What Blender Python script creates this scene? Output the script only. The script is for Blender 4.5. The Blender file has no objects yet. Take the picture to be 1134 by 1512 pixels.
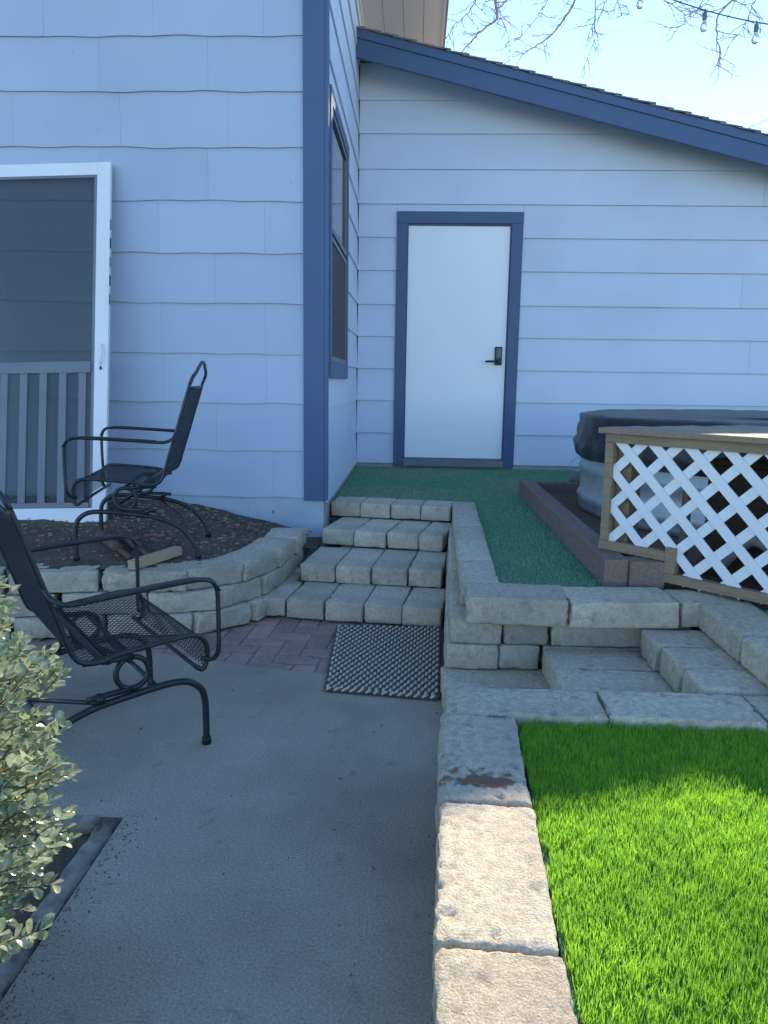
import bpy, bmesh, math, random
import numpy as np
from mathutils import Vector, Matrix, noise

random.seed(7); rng = np.random.default_rng(7)
SC = bpy.context.scene
COL = SC.collection
R = math.radians
HC = 1.18                                   # camera height above the patio

# ------------------------------------------------------------------ camera
def cam_axes(yaw, pitch, roll):
    f = Vector((-math.sin(yaw)*math.cos(pitch), math.cos(yaw)*math.cos(pitch), -math.sin(pitch)))
    r0 = Vector((math.cos(yaw), math.sin(yaw), 0)); u0 = r0.cross(f)
    r = r0*math.cos(roll) + u0*math.sin(roll); u = r.cross(f)
    return r, u, f
CR, CU, CF = cam_axes(R(2.107), R(9.677), R(0.851))
cd = bpy.data.cameras.new('camera'); cam = bpy.data.objects.new('camera', cd); COL.objects.link(cam)
cam.matrix_world = Matrix(((CR.x, CU.x, -CF.x, 0), (CR.y, CU.y, -CF.y, 0), (CR.z, CU.z, -CF.z, HC), (0, 0, 0, 1)))
cd.sensor_fit = 'AUTO'; cd.sensor_width = 36; cd.lens = 1138/1512*36
cd.clip_start = 0.05; cd.clip_end = 2000
SC.camera = cam
def at_y(x, y, Y):
    """photo pixel -> point on the plane at depth Y"""
    d = CR*((x-567)/1138) - CU*((y-756)/1138) + CF
    return Vector((0, 0, HC)) + d*(Y/d.y)

# ------------------------------------------------------------------ sky, sun, exposure
SUN = Vector((0.28, 1.0, 0.602)).normalized()
w = bpy.data.worlds.new('World'); SC.world = w; w.use_nodes = True
nt = w.node_tree; nt.nodes.clear()
sky = nt.nodes.new('ShaderNodeTexSky'); sky.sky_type = 'NISHITA'; sky.sun_disc = False
sky.sun_elevation = math.asin(SUN.z); sky.sun_rotation = math.atan2(SUN.x, SUN.y)
sky.air_density = 1.0; sky.dust_density = 0.0; sky.ozone_density = 5.0; sky.altitude = 100
bg = nt.nodes.new('ShaderNodeBackground'); bg.inputs[1].default_value = 0.15
wo = nt.nodes.new('ShaderNodeOutputWorld')
nt.links.new(sky.outputs[0], bg.inputs[0]); nt.links.new(bg.outputs[0], wo.inputs[0])
sl = bpy.data.lights.new('sun', 'SUN'); sl.energy = 3.8; sl.angle = R(0.6); sl.color = (1, 0.86, 0.64)
so = bpy.data.objects.new('sun', sl); COL.objects.link(so)
so.location = (3, 8, 9); so.rotation_euler = SUN.to_track_quat('Z', 'Y').to_euler()
SC.view_settings.view_transform = 'Standard'; SC.view_settings.look = 'None'
SC.view_settings.gamma = 1.0; SC.view_settings.use_curve_mapping = False
SC.view_settings.exposure = 1.45

# ------------------------------------------------------------------ materials
def lin(c): return tuple(c) + (1,)
def mat(name, c1, c2=None, scale=6, rough=0.8, bscale=80, bump=0.0, bdist=0.004, spot=None, spot_scale=60,
        spot_lim=(0.62, 0.7), rand=0.0, spec=0.4, metal=0.0, stain=None, stain_scale=2.0, stain_lim=(0.55, 0.75), translucent=0.0, detail=5, coords='Object', wood=None, grain=0, grain_scale=320):
    m = bpy.data.materials.new(name); m.use_nodes = True
    t = m.node_tree; N = t.nodes; L = t.links; N.clear()
    out = N.new('ShaderNodeOutputMaterial'); b = N.new('ShaderNodeBsdfPrincipled')
    b.inputs['Roughness'].default_value = rough; b.inputs['Specular IOR Level'].default_value = spec
    b.inputs['Metallic'].default_value = metal
    tc = N.new('ShaderNodeTexCoord'); src = tc.outputs[coords]
    if wood:
        mp = N.new('ShaderNodeMapping'); mp.inputs['Scale'].default_value = wood; L.new(src, mp.inputs[0]); wsrc = mp.outputs[0]
    else: wsrc = src
    n = N.new('ShaderNodeTexNoise'); n.inputs['Scale'].default_value = scale; n.inputs['Detail'].default_value = detail
    n.inputs['Roughness'].default_value = 0.62; L.new(wsrc, n.inputs['Vector'])
    rp = N.new('ShaderNodeValToRGB'); rp.color_ramp.elements[0].position = 0.3; rp.color_ramp.elements[1].position = 0.7
    rp.color_ramp.elements[0].color = lin(c1); rp.color_ramp.elements[1].color = lin(c2 or c1)
    L.new(n.outputs[0], rp.inputs[0]); col = rp.outputs[0]
    def layer(col, color, sc, lim, det=3):
        nn = N.new('ShaderNodeTexNoise'); nn.inputs['Scale'].default_value = sc; nn.inputs['Detail'].default_value = det; L.new(src, nn.inputs['Vector'])
        mr = N.new('ShaderNodeMapRange'); mr.inputs[1].default_value = lim[0]; mr.inputs[2].default_value = lim[1]; L.new(nn.outputs[0], mr.inputs[0])
        mx = N.new('ShaderNodeMix'); mx.data_type = 'RGBA'; L.new(mr.outputs[0], mx.inputs[0]); L.new(col, mx.inputs[6]); mx.inputs[7].default_value = lin(color)
        return mx.outputs[2]
    if stain: col = layer(col, stain, stain_scale, stain_lim, 6)
    if spot: col = layer(col, spot, spot_scale, spot_lim)
    if grain:
        gn_ = N.new('ShaderNodeTexNoise'); gn_.inputs['Scale'].default_value = grain_scale; gn_.inputs['Detail'].default_value = 3; gn_.inputs['Roughness'].default_value = .7; L.new(src, gn_.inputs['Vector'])
        mr = N.new('ShaderNodeMapRange'); mr.inputs[1].default_value = .3; mr.inputs[2].default_value = .7; mr.inputs[3].default_value = 1-grain; mr.inputs[4].default_value = 1+grain; L.new(gn_.outputs[0], mr.inputs[0])
        hs = N.new('ShaderNodeHueSaturation'); L.new(mr.outputs[0], hs.inputs['Value']); L.new(col, hs.inputs['Color']); col = hs.outputs[0]
    if rand:
        oi = N.new('ShaderNodeObjectInfo'); mr = N.new('ShaderNodeMapRange'); mr.inputs[3].default_value = 1-rand; mr.inputs[4].default_value = 1+rand
        L.new(oi.outputs['Random'], mr.inputs[0]); hs = N.new('ShaderNodeHueSaturation'); L.new(mr.outputs[0], hs.inputs['Value']); L.new(col, hs.inputs['Color']); col = hs.outputs[0]
    L.new(col, b.inputs['Base Color'])
    if bump:
        bn = N.new('ShaderNodeTexNoise'); bn.inputs['Scale'].default_value = bscale; bn.inputs['Detail'].default_value = 6; bn.inputs['Roughness'].default_value = 0.65
        L.new(wsrc if wood else src, bn.inputs['Vector'])
        bp = N.new('ShaderNodeBump'); bp.inputs['Strength'].default_value = bump; bp.inputs['Distance'].default_value = bdist
        L.new(bn.outputs[0], bp.inputs['Height']); L.new(bp.outputs[0], b.inputs['Normal'])
    sh = b.outputs[0]
    if translucent:
        tl = N.new('ShaderNodeBsdfTranslucent'); L.new(col, tl.inputs[0]); ms = N.new('ShaderNodeMixShader'); ms.inputs[0].default_value = translucent
        L.new(sh, ms.inputs[1]); L.new(tl.outputs[0], ms.inputs[2]); sh = ms.outputs[0]
    L.new(sh, out.inputs[0])
    return m

MT = dict(
 ground=mat('ground_soil', (.20,.19,.15), (.29,.27,.22), 3, .95, 60, .6, .01),
 concrete=mat('patio_concrete', (.28,.235,.18), (.43,.37,.285), 1.2, .88, 110, .22, .004, spot=(.19,.16,.125), spot_scale=14, spot_lim=(.62,.85), stain=(.165,.135,.10), stain_scale=.9, stain_lim=(.44,.74), detail=10, grain=.38, grain_scale=170),
 stone=mat('wall_stone', (.425,.365,.265), (.68,.595,.44), 55, .93, 210, 1.0, .006, spot=(.33,.285,.225), spot_scale=23, spot_lim=(.58,.78), rand=.13, stain=(.40,.345,.275), stain_scale=3.2, stain_lim=(.47,.75), detail=10, grain=.28, grain_scale=260),
 edging=mat('edging_concrete', (.20,.175,.14), (.36,.32,.26), 30, .93, 120, .9, .006, stain=(.12,.10,.07), stain_scale=9, stain_lim=(.45,.7), rand=.1, detail=8),
 brick=mat('paver_brick', (.26,.165,.125), (.36,.255,.205), 20, .9, 90, .5, .003, spot=(.14,.10,.09), spot_scale=70, rand=.22, stain=(.25,.215,.18), stain_scale=3, stain_lim=(.45,.75)),
 sand=mat('joint_sand', (.20,.17,.14), (.28,.25,.21), 30, .95, 150, .5),
 siding=mat('siding_paint', (.385,.455,.575), (.405,.475,.59), 2.5, .6, 30, .12, .004, spec=.35, rand=.035, stain=(.345,.41,.525), stain_scale=1.3, stain_lim=(.45,.85), spot=(.27,.33,.42), spot_scale=34, spot_lim=(.735,.76)),
 lap=mat('lap_siding_glare', (.57,.625,.745), (.59,.645,.76), 2.5, .6, 30, .10, .004, spec=.35, rand=.03, stain=(.50,.55,.655), stain_scale=1.3, stain_lim=(.45,.85), spot=(.42,.46,.54), spot_scale=26, spot_lim=(.75,.78)),  # lighter than the front siding: glare haze is put into this colour
 siding_back=mat('underlayment', (.12,.13,.14), (.15,.16,.17), 5, .8),
 trim=mat('trim_blue', (.052,.098,.195), (.06,.11,.21), 4, .5, 40, .1, .003),
 foundation=mat('painted_foundation', (.33,.41,.50), (.40,.47,.55), 7, .9, 50, .7, .006, spot=(.17,.18,.19), spot_scale=35, spot_lim=(.66,.72)),
 foundation_grey=mat('bare_foundation', (.30,.29,.27), (.40,.38,.34), 8, .9, 60, .6, .005),
 white=mat('white_paint', (.70,.71,.72), (.76,.76,.76), 3, .5, 25, .05, .003),
 doorwhite=mat('door_white', (.82,.83,.85), (.85,.86,.87), 1.5, .42, 12, .05, .003, stain=(.77,.78,.80), stain_scale=2.2, stain_lim=(.6,.9)),
 cream=mat('cream_soffit', (.82,.84,.85), (.86,.87,.87), 3, .7),
 soffit=mat('rake_soffit', (.55,.58,.60), (.60,.62,.63), 3, .7),
 shingle=mat('roof_shingle', (.15,.125,.11), (.26,.22,.20), 25, .95, 200, .8, .004, rand=.15),
 metal=mat('chair_metal', (.010,.014,.018), (.018,.024,.028), 30, .42, 150, .2, .001, spec=.5, spot=(.05,.05,.05), spot_scale=45, spot_lim=(.70,.74)),
 black=mat('black_plastic', (.012,.012,.013), (.018,.018,.018), 20, .4),
 soil=mat('bed_soil', (.075,.055,.038), (.155,.118,.082), 14, .97, 60, 1, .015, spot=(.26,.21,.15), spot_scale=75, spot_lim=(.64,.69), detail=8),
 redsoil=mat('enclosure_soil', (.11,.065,.045), (.17,.11,.08), 20, .97, 90, .8, .01),
 chip=mat('bark_chip', (.16,.11,.07), (.34,.27,.19), 40, .9, rand=.3),
 turfbase=mat('turf_backing', (.08,.20,.11), (.12,.26,.14), 40, .95, 200, .8, .01),
 blade=mat('lawn_blade', (.16,.40,.06), (.37,.66,.05), 26, .38, spec=.5, translucent=.62, detail=4, stain=(.27,.50,.05), stain_scale=180, stain_lim=(.5,.62)),
 blade2=mat('upper_turf_blade', (.17,.40,.24), (.25,.50,.30), 5, .5, spec=.4, translucent=.4, stain=(.36,.46,.31), stain_scale=.9, stain_lim=(.48,.66)),
 weed=mat('weed_blade', (.05,.085,.025), (.16,.15,.07), 30, .6, translucent=.4),
 leaf=mat('shrub_leaf', (.13,.205,.085), (.54,.60,.44), 70, .24, spec=.9, translucent=.35, detail=3),
 stem=mat('shrub_stem', (.10,.075,.045), (.16,.12,.08), 30, .8),
 bark=mat('tree_bark', (.36,.27,.245), (.50,.39,.36), 8, .9, 40, .6, .01),
 wood=mat('treated_wood', (.215,.155,.095), (.31,.23,.15), 7, .75, 10, .35, .003, wood=(1,1,12), rand=.10),
 woodh=mat('cap_wood', (.22,.16,.11), (.33,.25,.18), 7, .8, 10, .4, .003, wood=(9,9,30), rand=.1),
 timber=mat('weathered_timber', (.15,.105,.08), (.235,.175,.14), 8, .88, 14, .6, .004, wood=(12,1.2,12), rand=.1),
 offcut=mat('offcut_wood', (.36,.27,.16), (.45,.34,.21), 12, .8, 20, .3, .002, wood=(2,14,14)),
 galv=mat('galvanised', (.32,.36,.38), (.44,.48,.50), 14, .45, metal=.5, spec=.5, bscale=12, bump=.1, bdist=.005),
 tarp=mat('black_tarp', (.013,.014,.017), (.022,.023,.027), 10, .38, 22, .5, .012, spec=.5),
 rust=mat('rusty_pipe', (.085,.055,.045), (.16,.10,.08), 20, .85, 90, .5, .003),
 copper=mat('copper', (.30,.13,.08), (.38,.18,.11), 20, .45, metal=.5),
 matdark=mat('mat_dark', (.06,.055,.048), (.10,.092,.08), 60, .95, 200, .5, .002),
 matlight=mat('mat_light', (.44,.37,.27), (.58,.50,.38), 90, .95, 260, .6, .002),
 shade_brown=mat('shade_box_brown', (.035,.022,.015), (.07,.045,.030), 8, .8, 12, .4, .003, wood=(1,1,10), rand=.15),  # brown for the added box that darkens the space behind the lattice
 hose=mat('hose_grey', (.28,.28,.26), (.34,.34,.32), 10, .5),
 pump=mat('pump_grey', (.10,.115,.125), (.14,.15,.16), 10, .45),
 bulb=None, glass=None, screen=None, winscreen=None,
 litter=mat('dry_litter', (.10,.07,.045), (.20,.15,.10), 50, .9, rand=.3),
 slat=mat('grey_slat', (.155,.17,.195), (.19,.205,.23), 5, .6),
)
def glass_mat(name, col, rough, alpha=None, trans=0.0):
    m = bpy.data.materials.new(name); m.use_nodes = True; b = m.node_tree.nodes['Principled BSDF']
    b.inputs['Base Color'].default_value = lin(col); b.inputs['Roughness'].default_value = rough
    b.inputs['Transmission Weight'].default_value = trans
    if alpha is not None: b.inputs['Alpha'].default_value = alpha
    return m
MT['glass'] = glass_mat('window_glass', (.02,.025,.03), .03); MT['glass'].node_tree.nodes['Principled BSDF'].inputs['Specular IOR Level'].default_value = 1.0
MT['screen'] = glass_mat('insect_screen', (.05,.064,.08), .7, alpha=.42)
MT['winscreen'] = glass_mat('window_screen', (.05,.05,.05), .75)
MT['bulb'] = glass_mat('bulb_glass', (.92,.93,.93), .06, trans=.75)

# ------------------------------------------------------------------ object helpers
INV = {}
def link(o, parent=None):
    COL.objects.link(o)
    if parent is not None:
        o.parent = parent
        if parent.name in INV: o.matrix_parent_inverse = INV[parent.name]
    return o
def mesh(name, V, F, m, parent=None, smooth=False):
    me = bpy.data.meshes.new(name); me.from_pydata([tuple(v) for v in V], [], [tuple(f) for f in F])
    me.materials.append(m)
    if smooth: me.polygons.foreach_set('use_smooth', [True]*len(me.polygons))
    me.update()
    return link(bpy.data.objects.new(name, me), parent)
def tris_mesh(name, V, T, m, parent=None, smooth=False):
    me = bpy.data.meshes.new(name); V = np.asarray(V, np.float32); T = np.asarray(T, np.int32)
    me.vertices.add(len(V)); me.vertices.foreach_set('co', V.ravel())
    me.loops.add(T.size); me.loops.foreach_set('vertex_index', T.ravel())
    me.polygons.add(len(T)); me.polygons.foreach_set('loop_start', np.arange(0, T.size, T.shape[1], dtype=np.int32))
    me.update(calc_edges=True); me.materials.append(m)
    if smooth: me.polygons.foreach_set('use_smooth', [True]*len(T))
    return link(bpy.data.objects.new(name, me), parent)
def empty(name, loc, label, cat, group=None, rz=0):
    o = bpy.data.objects.new(name, None); o.empty_display_size = .1; COL.objects.link(o)
    o.location = loc; o.rotation_euler = (0, 0, rz)
    o['label'] = label; o['category'] = cat
    if group: o['group'] = group
    if rz == 0: INV[o.name] = Matrix.Translation(loc).inverted()
    return o
def tag(o, label, cat, group=None):
    o['label'] = label; o['category'] = cat
    if group: o['group'] = group
    return o
def structure(o): o['kind'] = 'structure'; return o
def stuff(o, label=None, cat=None):
    o['kind'] = 'stuff'
    if label: o['label'] = label; o['category'] = cat
    return o
def boxvf(x0, x1, y0, y1, z0, z1):
    V = [(x0,y0,z0),(x1,y0,z0),(x1,y1,z0),(x0,y1,z0),(x0,y0,z1),(x1,y0,z1),(x1,y1,z1),(x0,y1,z1)]
    F = [(3,2,1,0),(4,5,6,7),(0,1,5,4),(1,2,6,5),(2,3,7,6),(3,0,4,7)]
    return V, F
def box(name, x0, x1, y0, y1, z0, z1, m, parent=None, bevel=0.0, T=None):
    V, F = boxvf(x0, x1, y0, y1, z0, z1)
    bm = bmesh.new(); vs = [bm.verts.new(v) for v in V]
    for f in F: bm.faces.new([vs[i] for i in f])
    if bevel: bmesh.ops.bevel(bm, geom=list(bm.edges), offset=bevel, segments=2, affect='EDGES', profile=.6)
    if T is not None: bmesh.ops.transform(bm, matrix=T, verts=bm.verts)
    me = bpy.data.meshes.new(name); bm.to_mesh(me); bm.free(); me.materials.append(m)
    return link(bpy.data.objects.new(name, me), parent)
def smooth_path(P, n=6):
    P = [Vector(p) for p in P]; out = []
    for i in range(len(P)-1):
        a, b, c, d = P[max(i-1, 0)], P[i], P[i+1], P[min(i+2, len(P)-1)]
        for k in range(n):
            t = k/n
            out.append(.5*((2*b)+(c-a)*t+(2*a-5*b+4*c-d)*t*t+(3*b-a-3*c+d)*t*t*t))
    out.append(P[-1]); return out
def tubevf(P, rad, sides=8, closed=False, cap=True, flat=None):
    """swept tube; rad number or list; flat=(a,b) ellipse radii"""
    P = [Vector(p) for p in P]; n = len(P); V = []; F = []
    rad = [rad]*n if not hasattr(rad, '__len__') else rad
    up = None
    for i, p in enumerate(P):
        a = P[(i-1) % n] if (closed or i > 0) else p; b = P[(i+1) % n] if (closed or i < n-1) else p
        t = (b-a).normalized() if (b-a).length > 1e-9 else Vector((0, 0, 1))
        if up is None:
            up = Vector((0, 0, 1)) if abs(t.z) < .9 else Vector((1, 0, 0))
        up = (up - t*up.dot(t)); up = up.normalized() if up.length > 1e-6 else t.orthogonal().normalized()
        s = t.cross(up)
        for k in range(sides):
            an = 2*math.pi*(k+.5)/sides
            if flat: V.append(p + s*math.cos(an)*flat[0] + up*math.sin(an)*flat[1])
            else: V.append(p + (s*math.cos(an)+up*math.sin(an))*rad[i])
    m_ = n if closed else n-1
    for i in range(m_):
        for k in range(sides):
            F.append((i*sides+k, i*sides+(k+1) % sides, ((i+1) % n)*sides+(k+1) % sides, ((i+1) % n)*sides+k))
    if cap and not closed:
        F.append(tuple(range(sides))[::-1]); F.append(tuple((n-1)*sides+k for k in range(sides)))
    return V, F
def tube(name, P, rad, m, parent=None, sides=8, closed=False, flat=None):
    V, F = tubevf(P, rad, sides, closed, True, flat); return mesh(name, V, F, m, parent, True)
class MB:
    def __init__(s): s.V = []; s.F = []
    def add(s, VF):
        o = len(s.V); s.V += list(VF[0]); s.F += [tuple(i+o for i in f) for f in VF[1]]; return s
    def build(s, name, m, parent=None, smooth=False): return mesh(name, s.V, s.F, m, parent, smooth)
def lathe(name, prof, c, m, parent=None, seg=96, wob=None):
    V = []; F = []; n = len(prof)
    for k in range(seg):
        a = 2*math.pi*k/seg
        for i, (r, z) in enumerate(prof):
            dr, dz = wob(a, i) if wob else (0, 0)
            V.append((c[0]+(r+dr)*math.cos(a), c[1]+(r+dr)*math.sin(a), c[2]+z+dz))
    for k in range(seg):
        k2 = (k+1) % seg
        for i in range(n-1): F.append((k*n+i, k2*n+i, k2*n+i+1, k*n+i+1))
    return mesh(name, V, F, m, parent, True)

# --- tumbled concrete block, centred, as one mesh
def axis(L, r, step):
    n = max(2, int(round((L-2*r)/step)))
    return [-L/2, -L/2+r*.12, -L/2+r*.45] + [-L/2+r+(L-2*r)*i/n for i in range(n+1)] + [L/2-r*.45, L/2-r*.12, L/2]
def block_mesh(L, W, H, seed, step=.03, r=.014, rough=.0035, chip=.010):
    ax = [axis(L, r, step), axis(W, r, step), axis(H, r, step)]
    n = [len(a) for a in ax]; idx = {}; V = []; F = []
    def vid(i, j, k):
        key = (i, j, k)
        if key not in idx: idx[key] = len(V); V.append(Vector((ax[0][i], ax[1][j], ax[2][k])))
        return idx[key]
    for i in range(n[0]-1):
        for j in range(n[1]-1):
            F.append((vid(i,j,n[2]-1), vid(i+1,j,n[2]-1), vid(i+1,j+1,n[2]-1), vid(i,j+1,n[2]-1)))
            F.append((vid(i,j,0), vid(i,j+1,0), vid(i+1,j+1,0), vid(i+1,j,0)))
    for i in range(n[0]-1):
        for k in range(n[2]-1):
            F.append((vid(i,0,k), vid(i+1,0,k), vid(i+1,0,k+1), vid(i,0,k+1)))
            F.append((vid(i,n[1]-1,k), vid(i,n[1]-1,k+1), vid(i+1,n[1]-1,k+1), vid(i+1,n[1]-1,k)))
    for j in range(n[1]-1):
        for k in range(n[2]-1):
            F.append((vid(0,j,k), vid(0,j,k+1), vid(0,j+1,k+1), vid(0,j+1,k)))
            F.append((vid(n[0]-1,j,k), vid(n[0]-1,j+1,k), vid(n[0]-1,j+1,k+1), vid(n[0]-1,j,k+1)))
    so_ = Vector((seed*7.13, seed*3.77, seed*1.31)); h = Vector((L/2-r, W/2-r, H/2-r)); out = []
    for p in V:
        q = Vector([max(-h[i], min(h[i], p[i])) for i in range(3)])
        d = p-q
        near = sum(1 for i in range(3) if abs(p[i]) > h[i]+r-.035)
        if d.length < 1e-9: out.append(p); continue
        dn = d.normalized(); pp = q + dn*r
        e = noise.noise((p+so_)*9)
        f = noise.noise((p+so_)*38); g = noise.noise((p+so_)*95)
        k = rough*(.45*f+.55*g) + .0012*e
        if abs(dn.z) < .6: k += rough*(1.5*noise.noise((p+so_)*21 + Vector((3, 7, 2))) + 1.0*noise.noise((p+so_)*52))
        if near >= 2:
            c_ = noise.noise((p+so_)*34 + Vector((5, 1, 9)))*.75 + noise.noise((p+so_)*80)*.45
            k -= chip*max(0, c_-.16)*1.5 + .0022*abs(g)
        out.append(pp + dn*k)
    me = bpy.data.meshes.new('stone'); me.from_pydata([tuple(v) for v in out], [], F)
    me.polygons.foreach_set('use_smooth', [True]*len(F)); me.materials.append(MT['stone']); return me
SEED = [0]
def stone(parent, cx, cy, z0, L, W, H, rz=0, step=.03, tilt=0, name='stone', rough=.0035, chip=.010):
    SEED[0] += 1
    j = random.Random(SEED[0])
    o = bpy.data.objects.new(name, block_mesh(L-.005, W-.004, H-.002, SEED[0], step, r=.0095+.005*j.random(), rough=rough, chip=chip))
    link(o, parent)
    o.location = (cx, cy, z0+H/2); o.rotation_euler = (j.uniform(-.006, .006)+tilt, j.uniform(-.006, .006), rz+j.uniform(-.012, .012))
    return o
def stone2(parent, a, b, z0, W, H, side=1, **k):
    """block whose front face runs from a to b, its body to the left of a->b (side=1)"""
    a = Vector(a); b = Vector(b); d = b-a; n = Vector((-d.y, d.x)).normalized()*side
    c = (a+b)/2 + n*W/2
    return stone(parent, c.x, c.y, z0, d.length, W, H, math.atan2(d.y, d.x), **k)

# ================================================================== GROUND AND SETTING
g = structure(mesh('ground', [(-60,-60,-.06),(60,-60,-.06),(60,80,-.06),(-60,80,-.06)], [(0,1,2,3)], MT['ground']))
def slab(name, poly, z0, z1, m):
    n = len(poly); V = [(x, y, z1) for x, y in poly] + [(x, y, z0) for x, y in poly]
    F = [tuple(range(n))] + [((i+1) % n, i, n+i, n+(i+1) % n) for i in range(n)]
    return mesh(name, V, F, m)
wallx = lambda Y: .02 + .042*Y               # left face of the lawn wall
curve = [(-2.6,2.98),(-1.9,3.12),(-1.47,3.15),(-1.30,3.165),(-1.07,3.15),(-.85,3.09),(-.63,3.02),(-.45,2.985),(-.30,2.97),(-.1,2.96),(.18,2.955)]
structure(slab('patio', [(-.765,-6),(wallx(-6)+.05,-6),(wallx(2.95)+.05,2.955)] + curve[::-1][1:] + [(-6,2.9),(-6,1.895),(-.765,1.895)], -.05, 0, MT['concrete']))
structure(mesh('paver_bed', [(-2.6,2.9,-.012),(.3,2.9,-.012),(.3,3.9,-.012),(-2.6,3.9,-.012)], [(0,1,2,3)], MT['sand']))
pv = structure(bpy.data.objects.new('paver_strip', None)); COL.objects.link(pv); INV[pv.name] = Matrix()
bb = {}
def brick_mesh(L, W, v):
    if (L, v) in bb: return bb[(L, v)]
    me = block_mesh(L-.005, W-.005, .05, 500+v, step=.05, r=.004, rough=.001, chip=.006); me.name = 'brick'; me.materials[0] = MT['brick']; bb[(L, v)] = me; return me
def inside(x, y):
    yb = np.interp(x, [c[0] for c in curve], [c[1] for c in curve])
    return -2.35 < x < .16 and yb-.10 < y < 3.80
u = .1; rot = R(-4); nb = 0
for i in range(-16, 20):
    for j in range(-8, 26):
        # 90 degree herringbone: horizontal brick at diagonal steps
        k = (i - j) % 4
        if k == 0: c = ((i+1)*u, (j+.5)*u, 0)
        elif k == 2 and True: c = ((i+.5)*u, (j+0)*u, 1) if False else None
        else: c = None
        if k == 0:
            for (cx, cy, rz) in ((i*u+u, j*u+u/2, 0), (i*u+2.5*u, j*u, math.pi/2)):
                x = -2.3+.2 + cx*math.cos(rot)-cy*math.sin(rot); y = 2.9 + cx*math.sin(rot)+cy*math.cos(rot)
                if inside(x, y):
                    o = bpy.data.objects.new('brick', brick_mesh(.2, .1, nb % 5)); link(o, pv)
                    o.location = (x, y, -.0305 + random.uniform(-.002, .0015)); o.rotation_euler = (random.uniform(-.008,.008), random.uniform(-.008,.008), rz+rot+random.uniform(-.01,.01)); nb += 1

# soil bed behind the curved wall (uneven, highest by the house)
def bed_z(x, y):
    h = np.interp(x, [-4,-1.86,-1.49,-1.19,-.89,-.59], [.43,.425,.415,.365,.285,.22])
    t = min(1, max(0, (y-3.45)/1.3)); lo = np.interp(x, [-4,-1.0,-.75,-.6], [.30,.295,.26,.20])
    return lo*(1-t)+h*t + .012*noise.noise(Vector((x*5, y*5, 1))) + .006*noise.noise(Vector((x*19, y*19, 3)))
nx, ny = 130, 70; V = []; F = []
for j in range(ny+1):
    for i in range(nx+1):
        x = -4 + 3.44*i/nx; y = 3.0 + 1.80*j/ny
        yf = np.interp(x, [-4,-2.4,-1.9,-1.45,-1.0,-.8,-.64,-.6,-.5], [3.2,3.12,3.36,3.44,3.50,3.66,4.20,4.45,4.7])
        if x > -.68: yf = 4.42
        y = yf + (4.80-yf)*j/ny
        V.append((x, y, bed_z(x, y) if x < -.68 else min(.20, bed_z(x, y))))
for j in range(ny):
    for i in range(nx):
        a = j*(nx+1)+i; F.append((a, a+1, a+nx+2, a+nx+1))
structure(mesh('soil_bed', V, F, MT['soil'], smooth=True))
mb = MB()
for k in range(1700):
    x = random.uniform(-2.6, -.62); y = random.uniform(3.55, 4.72)
    if y < np.interp(x, [-2.4,-1.0,-.75,-.62], [3.45,3.55,3.75,4.4])+.03: continue
    if random.random() > .35 + .65*max(0, (y-3.8)): continue
    s = random.uniform(.003, .014); a = random.uniform(0, 6.28); z = bed_z(x, y)+.004
    T = Matrix.Translation((x, y, z)) @ Matrix.Rotation(a, 4, 'Z') @ Matrix.Rotation(random.uniform(-.5, .5), 4, 'X')
    V_, F_ = boxvf(-s, s, -s*.35, s*.35, -.002, .003); mb.add(([T @ Vector(v) for v in V_], F_))
stuff(mb.build('bark_chips', MT['chip']), 'pale bark chips scattered over the dark soil bed by the house', 'bark chips')

# planting bed at the left with kerb strips
V = []; F = []; nx, ny = 40, 50
for j in range(ny+1):
    for i in range(nx+1):
        x = -4 + 3.17*i/nx if i < nx else -.83; y = -3 + 4.83*j/ny
        V.append((x, y, -.012 + .02*noise.noise(Vector((x*4, y*4, 7))) + .01*noise.noise(Vector((x*16, y*16, 2)))))
for j in range(ny):
    for i in range(nx):
        a = j*(nx+1)+i; F.append((a, a+1, a+nx+2, a+nx+1))
structure(mesh('planting_bed', V, F, MT['soil'], smooth=True))
ke = empty('bed_edging', (-.79, 1.2, 0), 'worn concrete edging blocks around the planting bed under the shrub', 'edging')
y = 1.893
for L in (.42, .40, .41, .40, .42, .4, .41):
    stone(ke, -.794-.003*random.random(), y-L/2, -.05, L, .055, .060, math.pi/2, step=.02, name='edging_block', rough=.004, chip=.02).data.materials[0] = MT['edging']; y -= L
x = -.823
for L in (.2, .41, .4, .4):
    stone(ke, x-L/2, 1.862, -.05, L, .06, .060, 0, step=.02, name='edging_block', rough=.004, chip=.02).data.materials[0] = MT['edging']; x -= L

# retained fill under the lawn and the upper turf
structure(slab('lawn_base', [(wallx(-4)+.16,-4),(9,-4),(9,1.97),(.30,1.97)], -.05, .262, MT['turfbase']))
structure(slab('upper_terrace', [(-.54,5.05),(.26,5.0),(.30,3.0),(1.04,2.96),(1.2,2.84),(1.22,-4),(9,-4.01),(9,7.26),(-.54,7.26)], -.04, .375, MT['turfbase']) if False else
          slab('upper_terrace', [(-.535,5.05),(.26,5.0),(.32,3.0),(1.04,2.93),(1.24,2.80),(1.24,2.19),(9,2.19),(9,7.26),(-.535,7.26)], -.05, .375, MT['turfbase']))
structure(slab('enclosure_soil', [(.86,3.08),(1.05,3.05),(1.72,2.36),(6,2.36),(6,5.56),(.86,5.56)], .30, .405, MT['redsoil']))

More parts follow.
